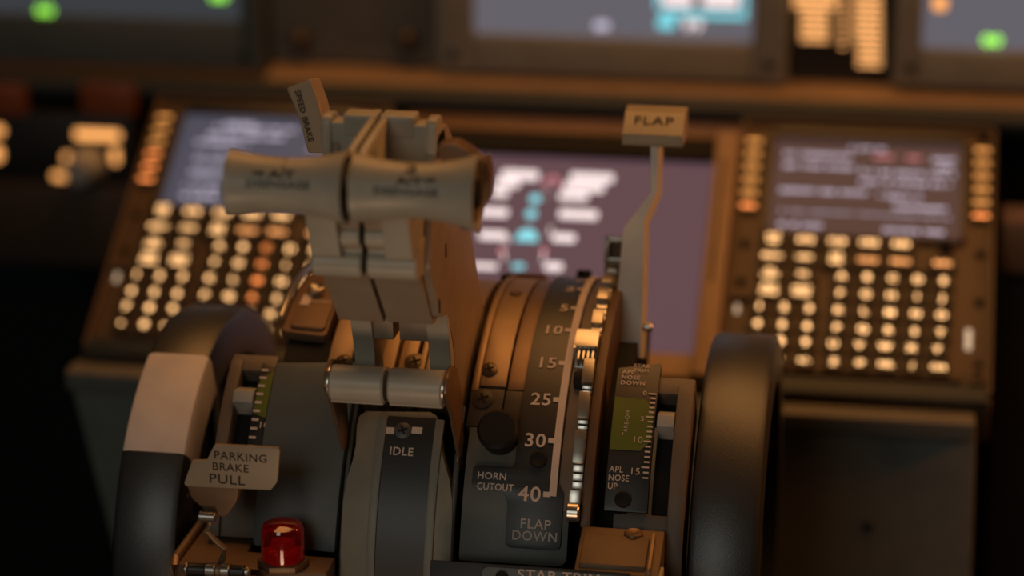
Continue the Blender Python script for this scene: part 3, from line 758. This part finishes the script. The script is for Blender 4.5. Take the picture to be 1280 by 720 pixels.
m = M(); m.lathe([(-.001, .0036), (.003, .0044), (.0042, .0044), (.0046, .0036), (.0034, .0024), (.003, 0)], DM(u, s_, .002), dn(s_), STEEL, 24); m.obj('socket_bushing', t)
m = M(); m.shell(-.0658, -.0613, 58, 108, .100, DR-.010, VBLACK); m.obj('lever_slot', t)

# ---- speed brake lever
t = thing('speed_brake_lever', 'tan tilted speed brake handle standing behind the left throttle grip', 'lever', (-.05, .06, .80))
P_ = [(357, 110), (387, 98), (397, 125), (404, 152), (407, 192), (384, 192), (374, 150)]
Yh = .02
vs = [atY(x, y, Yh) for x, y in P_]; n = len(vs); back = [v+Vector((.002, .012, -.002)) for v in vs]
m = M(); m.hull(vs+back, [tuple(range(n)), tuple(range(n, 2*n))[::-1]]+[(i, (i+1) % n, n+(i+1) % n, n+i) for i in range(n)], PLATEC, .0015, 3)
c1, c2 = atY(372, 112, Yh), atY(391, 182, Yh); dr = (c2-c1).normalized(); upx = Vector((0, -1, 0)).cross(dr)
ft = lambda u, v, h=0: c1+dr*u+upx*v*-1+Vector((0, -1, 0))*h
nrm = dr.cross(Vector((0, -1, 0)))
ft = lambda u, v, h=0: c1+dr*u-nrm*v+Vector((0, -h, 0))
m.text('SPEED', ft, .0058, -.0014, .0028, INK, h=.0006, off=.01); m.text('BRAKE', ft, .0192, -.0014, .0028, INK, h=.0006, off=.01)
m.obj('handle', t)
p0 = atY(396, 188, Yh+.006)
m = M(); m.px([(p0.y-.004, p0.z+.002), (p0.y+.006, p0.z+.002), (.085, .775), (.070, .775)], -.0486, -.0462, LGREY, .0005); m.obj('stem', t)

# ================================================================ throttle levers
def throttle(side):
    # side +1 right lever, -1 left; outer = away from the gap plane
    G = -.0165
    o = lambda d: G+side*d                     # d = distance outward from the gap plane
    def X(a, b): a, b = o(a), o(b); return (min(a, b), max(a, b))
    t = thing('throttle_lever', ('right throttle lever marked 2 beside the flap scale' if side > 0 else 'left throttle lever marked 1 beside the speed brake handle'), 'throttle lever', (o(.012), .05, .79), 'pair of throttle levers')
    # arm plate on the outer side
    arm = [(.100, .760), (.130, .772), (.1235, .784), (.1065, .803), (.062, .867), (.030, .912), (.008, .930), (-.016, .930), (-.030, .900), (-.036, .874), (-.012, .843), (.008, .838), (.0205, .816), (.024, .795), (.060, .765)]
    m = M(); m.px(rounded(arm, .004, 4), *(X(.0215, .0262) if side > 0 else X(.0180, .0214)), LEVERD, .0006); ao = m.obj('arm_plate', t)
    for p in (((557, 313), (549, 383)) if side > 0 else ()):
        P = atX(p[0], p[1], o(.0262)) if side > 0 else Vector((o(.0262), atX(p[0], p[1], G+.0262).y, atX(p[0], p[1], G+.0262).z))
        m = M(); m.box(-.0008, .0008, -.0032, .0032, 0, .0004, VBLACK, fn=lambda u, v, h, P=P: P+Vector((side*h, u, v))); m.obj('arm_slot', t)
    # grip: spool turned about X
    gy, gz = -.0735, .9205
    x0, x1 = (o(.0012), o(.0548)) if side > 0 else (o(.0535), o(.0018))
    Lg = x1-x0
    re0, re1 = (.0160, .0168) if side > 0 else (.0152, .0160)
    prof = []
    for k in range(25):
        s_ = k/24; base_ = .0118+((abs(s_-.48)/.52)**2.1)*((re1 if s_ > .48 else re0)-.0118)
        prof.append((s_*Lg, base_))
    prof[0] = (.0006, prof[0][1]-.0004); full = [(0, prof[0][1]-.0016)]+prof+[(Lg+.0002, re1-.0016), (Lg-.004, re1-.0040), (Lg-.008, .004)]
    m = M(); m.lathe(full, (x0, gy, gz), (1, 0, 0), LEVER, 56)
    def rg(x):
        s_ = (x-x0)/Lg; return .0118+((abs(s_-.48)/.52)**2.1)*((re1 if s_ > .48 else re0)-.0118)
    gm = lambda u, v, h=0: Vector((u, gy-(rg(u)+h)*cos(v/.0125), gz+(rg(u)+h)*sin(v/.0125)))
    def gs(px, py):                           # pixel -> x, arc on the grip
        P = atY(px, py, gy-.012); best = (1e9, 0)
        for i in range(-60, 80):
            v = rad(i)*.0125; Q = gm(P.x, v)-CAM; yy = 360-FPX*Q.dot(UPV)/Q.dot(FW)
            best = min(best, (abs(yy-py), v))
        return P.x, best[1]
    if side < 0:
        u, v = gs(350, 209); m.text('1', gm, u, v, .0058, INK, sx=1.4, off=.03)
        u, v = gs(350, 222); m.text('A/T', gm, u, v, .0036, INK, sx=1.35, off=.035)
        ax, av = gs(322, 217); u, v = gs(347, 235)
    else:
        u, v = gs(510, 216); m.text('2', gm, u, v, .0058, INK, sx=1.4, off=.03)
        u, v = gs(510, 231); m.text('A/T', gm, u, v, .0036, INK, sx=1.35, off=.035)
        ax, av = gs(537, 226); u, v = gs(507, 244)
    m.text('DISENGAGE', gm, u, v, .0032, INK, sx=1.1, off=.03)
    m.prism([(ax-.0028, av-.0003), (ax+.0002, av-.0003), (ax+.0002, av-.001), (ax+.0026, av+.0002), (ax+.0002, av+.0014), (ax+.0002, av+.0007), (ax-.0028, av+.0007)], gm, .0002, .0004, INK)
    m.obj('grip', t)
    if side > 0:
        m = M(); m.cyl((x1-.0045, gy+.002, gz-.001), (1, 0, 0), .0062, .0050, VBLACK, 24, .0006); m.obj('disengage_button', t)
        m = M(); hook = rounded([p2 for p2 in [tuple(atY(a, b, -.035).xz) for a, b in ((550, 176), (572, 172), (590, 182), (606, 196), (613, 192), (617, 213), (614, 246), (606, 256), (595, 250), (588, 225), (560, 205))]], .0022, 3)
        m.prism(hook, lambda u, v, h: Vector((u, -.045+h, v)), 0, .012, DBRASS, .0012, 2, 50); m.obj('go_around_paddle', t)
        m = M(); P = atY(590, 268, -.06); m.cyl((P.x-.004, -.066, P.z), (1, 0, 0), .0052, .008, DBRASS, 20, .001); m.obj('grip_end_lug', t)
    # crown between grip and arm head
    m = M()
    m.px([(-.018, .905), (-.018, .9345), (-.006, .9345), (.004, .905)], *X(.0040, .0225), LEVER, .0008)
    m.obj('head_block', t)
    m = M(); m.px(rounded([(-.020, .918), (-.0185, .9375), (-.006, .9375), (.004, .925), (.004, .918)], .004), *X(.0215, .0262), LEVER, .0012, 3)
    m.px(rounded([(-.0185, .928), (-.0185, .9385), (-.006, .9385), (-.004, .93)], .002), *X(.0008, .0160), LEVER, .0008); m.obj('head_lobe', t)
    m = M(); m.px([(-.006, .9385), (-.060, .9345), (-.072, .925), (-.060, .905), (-.040, .90), (.004, .915)], *X(.0010, .0042), LEVER, .0006); m.obj('inner_rail', t)
    # neck: outer column (grey) and inner recessed column
    m = M(); m.px(rounded([(-.070, .914), (-.063, .898), (-.057, .884), (-.030, .876), (-.020, .912)], .002), *X(.0105 if side > 0 else .0095, .0228), LEVER, .0010); m.obj('outer_column', t)
    m = M(); m.px(rounded([(-.062, .914), (-.056, .898), (-.050, .884), (-.030, .878), (-.020, .912)], .001), *X(.0012, .0108), LEVERD, .0006); m.obj('inner_column', t)
    m = M(); xa, xb = X(.0012, .0102); m.cyl((xa, -.0520, .8930), (1, 0, 0), .0050, xb-xa, LEVER, 24, .0006); m.obj('small_barrel', t)
    m = M(); xa, xb = X(.0012, .0238); m.cyl((xa, -.0475, .8790), (1, 0, 0), .0068, xb-xa, LEVER, 32, .0010)
    m.px([(-.0535, .8790), (-.0500, .888), (-.030, .888), (-.030, .872), (-.042, .872)], xa+.0003, xb-.0003, LEVER, .0004); m.obj('hinge_barrel', t)
    # block with the down-facing plate
    m = M(); m.px(rounded([(-.0430, .8735), (-.0100, .8385), (.012, .8385), (.012, .862), (-.020, .880)], [.0012, .002, .001, .001, .001]), *X(.0010, .0222), LEVERD, .0012); m.obj('link_block', t)
    # clevis
    m = M(); m.px(rounded([(.004, .8415), (.0085, .830), (.0150, .815), (.016, .795), (.036, .795), (.030, .830), (.022, .8400)], .004, 5), *(X(.0150, .0258) if side > 0 else X(.0110, .0212)), LEVER, .0012); m.obj('clevis_leg', t)
    m = M(); m.px(rounded([(.010, .842), (.013, .822), (.036, .822), (.036, .842)], .001), *X(.0014, .0155 if side > 0 else .0112), LEVERD, .0006); m.obj('clevis_bridge', t)
    # lower barrel and its hanging side plate
    m = M(); xa, xb = X(.0010, .0268)
    m.cyl((xa, -.0080, .8070), (1, 0, 0), .0086, xb-xa, LEVER, 40, .0010)
    m.px([(-.0155, .8050), (-.0120, .7985), (.004, .795), (.010, .804), (.006, .811)], xa+.0004, xb-.0004, LEVER, .0006); m.obj('lower_barrel', t)
    m = M(); xa, xb = X(.0268, .0274); m.cyl((xa, -.0080, .8070), (1, 0, 0), .0083, xb-xa, CHROME, 32); m.obj('barrel_end_ring', t)
    m = M(); m.px(rounded([(-.0165, .8080), (-.012, .8145), (.000, .8158), (.012, .8105), (.022, .796), (.027, .775), (.024, .762), (.018, .762), (-.002, .792)], .003), *X(.0274, .0292), DBRASS, .0005); m.obj('hanging_plate', t)
    return t
throttle(1); throttle(-1)

# ================================================================ trim wheels
WY, WZ, WR = .115, .678, .115
def wheel(side):
    x0, x1 = (-.1576, -.1215) if side < 0 else (.1230, .1568)
    t = thing('trim_wheel', ('left black trim wheel with a white painted section' if side < 0 else 'right plain black trim wheel'), 'trim wheel', ((x0+x1)/2, WY, WZ-WR), 'trim wheels either side of the quadrant')
    if side < 0: x0, x1 = -.1600, -.1265
    w = x1-x0; c = (x0, WY, WZ)
    rp = [(0, WR-.024), (0, WR-.004), (.0012, WR-.0012), (.004, WR), (w-.004, WR), (w-.0012, WR-.0012), (w, WR-.004), (w, WR-.024)]
    m = M()
    N = 144; i0, i1 = None, None
    ax = Vector((1, 0, 0)); P = len(rp)
    vs = []; fs = []; mi_ = []
    for k in range(N):
        a = 2*pi*k/N
        for h, r in rp: vs.append(Vector((x0+h, WY-r*cos(a), WZ+r*sin(a))))
    a0, a1 = WHA
    bmw = bmesh.new(); V = [bmw.verts.new(v) for v in vs]
    iw = m.mi(WHEEL); ip_ = m.mi(WHITE)
    for k in range(N):
        o_, q_ = k*P, ((k+1) % N)*P; deg = 360*(k+.5)/N
        for i in range(P):
            j = (i+1) % P
            fc = bmw.faces.new((V[o_+i], V[q_+i], V[q_+j], V[o_+j]))
            fc.material_index = ip_ if (side < 0 and a0 < deg < a1 and i != P-1) else iw
    bmesh.ops.recalc_face_normals(bmw, faces=bmw.faces[:])
    me = bpy.data.meshes.new('x'); bmw.to_mesh(me); bmw.free(); m.bm.from_mesh(me); bpy.data.meshes.remove(me)
    m.obj('rim', t)
    m = M(); m.lathe([(w*.5, .016), (w*.5, WR-.023), (w*.62, WR-.023), (w*.62, .016)], c, (1, 0, 0), VBLACK, 72, closed=True); m.obj('web', t)
    m = M(); m.lathe([(w*.3, 0), (w*.3, .020), (w*.8, .020), (w*.85, .016), (w*.85, 0)], c, (1, 0, 0), GUN, 40); m.obj('hub', t)
    for k in range(5):
        a = 2*pi*k/5+.3; d = Vector((0, cos(a), sin(a))); e = Vector((0, -sin(a), cos(a)))
        m = M(); m.box(.018, WR-.0235, -.005, .005, w*.40, w*.72, WHEEL, .001, fn=lambda u, v, h: Vector(c)+d*u+e*v+ax*h); m.obj('spoke', t)
    if side < 0:
        for aa in (18, 30): 
            r_ = WR-.014; P2 = Vector((x1, WY-r_*cos(rad(aa)), WZ+r_*sin(rad(aa)))); m = M(); m.cyl(P2, (1, 0, 0), .0016, .0006, GUN, 12); m.obj('pin', t)
WHA = (40.5, 71)
wheel(-1); wheel(1)

# ================================================================ lower decks
dk = thing('quadrant_deck', 'orange-lit lower deck of the quadrant on both sides', 'deck plate', (0, -.02, .60))
# right shelf
P = [atZ(x, y, .722) for x, y in ((736, 662), (832, 668), (840, 740), (728, 740))]
m = M()
m.px([(.004, .60), (.004, .7375), (-.0245, .7265), (-.0255, .60)], .0735, .1130, DECKM, .0012)
m.obj('right_shelf', dk)
m = M(); m.px([(-.0030, .7340), (-.0030, .7368), (-.0215, .7298), (-.0225, .7262)], .0755, .1065, DECKM, .0008); m.obj('right_cover', dk)
m = M(); m.px([(-.002, .7340), (-.002, .7388), (-.0235, .7300), (-.0240, .7250)], .1075, .1092, DBRASS, .0005); m.box(.1132, .1150, -.045, -.018, .70, .7290, KNOBC, .0006); m.obj('right_edge_strip', dk)
m = M(); pn = atZ(792, 668, .7365); m.lathe([(-.003, .0036), (0, .0045), (.0022, .0045), (.003, .0036), (.0024, .0016), (.0022, 0)], (pn.x, pn.y, .7352), (0, 0, 1), DBRASS, 20); m.obj('deck_nut', dk)
# front STAB TRIM plate
fz = pmap((0, -.0240, atY(640, 706.5, -.024).z), (1, 0, 0), (0, .45, .9))
m = M()
m.prism([(.0060, .0), (.1000, .0), (.1000, -.05), (.0060, -.05)], fz, -.004, 0, BLACK, .0006)
u0 = atY(602, 710, -.025).x; u1 = atY(792, 716, -.025).x
a = rounded([(u0, -.0010), (u1, -.0010), (u1, -.05), (u0, -.05)], .004)
m.prism(a, fz, -.001, .0014, BLACK, .0004)
b_ = rounded([(u0+.0006, -.0016), (u1-.0006, -.0016), (u1-.0006, -.049), (u0+.0006, -.049)], .0036)
m.prism(b_, fz, .001, .0016, GUN)
m.text('STAB TRIM', fz, atY(699, 715, -.0258).x, -.0062, .0048, LET, h=.0019, sx=1.15, off=.012)
m.obj('stab_trim_plate', dk)
pz = fz(atY(628, 716, -.0265).x, -.0058, .0016); m = M(); m.cyl(pz, (0, -.9, .45), .0030, .0012, VBLACK, 20, .0003); m.obj('socket_screw', dk)
# left shelf
YF = atZ(230, 705, .716).y
m = M(); m.prism([(-.1210, .050), (-.0880, .050), (-.0880, -.0035), (-.0445, -.0035), (-.0445, YF), (-.1210, YF)], lambda u, v, h: Vector((u, v, h)), .60, .7160, BROWN, .0015); m.obj('left_shelf', dk)
m = M(); m.tube([(-.1185, .045, .7175), (-.1190, -.02, .7175), (-.1190, YF+.004, .7175), (-.1188, YF-.001, .7160), (-.1186, YF-.002, .700)], .0022, BRASS); m.obj('left_edge_strip', dk)
m = M(); pb = atZ(292, 640, .7165); m.lathe([(-.001, .005), (.001, .005), (.0014, .0032), (.0045, .003), (.005, .0022), (.005, 0)], (pb.x, pb.y, .7160), (0, 0, 1), BRASS, 20); m.obj('deck_stud', dk)

# hinge pin across the front of the left deck
t = thing('hinge_pin', 'small striped metal hinge pin lying at the bottom left edge', 'hinge', atY(235, 714, -.045))
A, B = atY(232, 711, -.045), atY(312, 715, -.045); L_ = (B-A).length; d = (B-A).normalized()
for k, (a, b, mt, r) in enumerate(((0, .05, STEEL, .0034), (.05, .32, BLACK, .0030), (.32, .48, STEEL, .0036), (.48, .56, BRASS, .0030), (.56, .70, STEEL, .0036), (.70, .93, BLACK, .0030), (.93, 1.0, STEEL, .0026))):
    m = M(); m.cyl(A+d*L_*a, d, r, L_*(b-a), mt, 20, .0004); m.obj('sleeve' if mt is not BLACK else 'black_bushing', t)
m = M(); m.box(A.x-.002, B.x+.004, -.050, min(YF-.0005, -.041), .69, A.z-.0028, BROWN, .0006); m.obj('hinge_bed', t)

# ---- parking brake lever
t = thing('parking_brake_lever', 'tan placard lettered PARKING BRAKE PULL on its bent lever', 'lever', atY(265, 690, -.035))
Yp = -.035
cor = [(268, 556), (350, 560), (346, 604), (338, 613), (232, 608), (230, 604), (240, 576), (258, 576)]
vs = [tuple(atY(x, y, Yp).xz) for x, y in cor]
m = M(); m.prism(rounded(vs, [.0012, .002, .002, .0005, .001, .001, .001, .001]), lambda u, v, h: Vector((u, Yp+h, v)), 0, .0022, PLATEC, .0004)
pa, pb_ = atY(268, 580, Yp), atY(340, 586, Yp); dd = (pb_-pa).normalized(); uu = Vector((0, -1, 0)).cross(dd)*-1
fp = lambda u, v, h=0: pa+dd*u+Vector((-dd.z, 0, dd.x))*v+Vector((0, -h, 0))
for l, x, y, cp, sx_ in (('PARKING', 268, 573, .0040, 1.05), ('BRAKE', 266, 587, .0040, 1.02), ('PULL', 262, 603, .0048, 1.15)):
    P = atY(x, y, Yp)-pa; m.text(l, fp, P.dot(dd), P.dot(Vector((-dd.z, 0, dd.x))), cp, INK, align='l', sx=sx_, off=.012)
m.obj('placard', t)
m = M(); S_ = [tuple(atY(x, y, Yp+.004).xz) for x, y in ((232, 600), (300, 606), (296, 628), (282, 646), (262, 642), (240, 622))]
m.prism(rounded(S_, .002), lambda u, v, h: Vector((u, Yp+.003+h, v)), 0, .006, BROWN, .0008); m.obj('lever_body', t)
m = M(); m.tube([atY(x, y, Yp) for x, y in ((264, 646), (262, 655), (258, 664), (270, 676), (281, 686), (279, 696), (274, 708))], .0015, BRASS); m.obj('bent_link', t)
m = M(); P = atY(262, 646, Yp); m.cyl(P-Vector((.005, 0, 0)), (1, 0, 0), .0026, .008, STEEL, 16, .0005); m.obj('link_pin', t)

# ---- red warning lamp
P = atZ(354, 700, .7190)
t = thing('warning_lamp', 'red domed warning lamp on a hexagonal nut at lower left', 'warning lamp', (P.x, P.y, .7160))
m = M(); m.lathe([(0, .0095), (.001, .0103), (.0150, .0103), (.0172, .0092), (.0186, .0062), (.0188, 0)], (P.x, P.y, .7200), (0, 0, 1), RED, 40); m.obj('red_lens', t)
m = M(); m.lathe([(0, .0070), (.004, .0070), (.006, .0040), (.0100, .0035), (.0102, 0)], (P.x, P.y, .7201), (0, 0, 1), mat('lamp_core', (.05, .01, .01), .3, emit=(1, .03, .02), es=.05), 24); m.obj('lamp_core', t)
m = M(); hx = [(P.x+.0125*cos(a), P.y+.0125*sin(a)) for a in [pi/3*k+.2 for k in range(6)]]
m.prism(hx, lambda u, v, h: Vector((u, v, h)), .7161, .7199, DBRASS, .0008); m.obj('hex_nut', t)
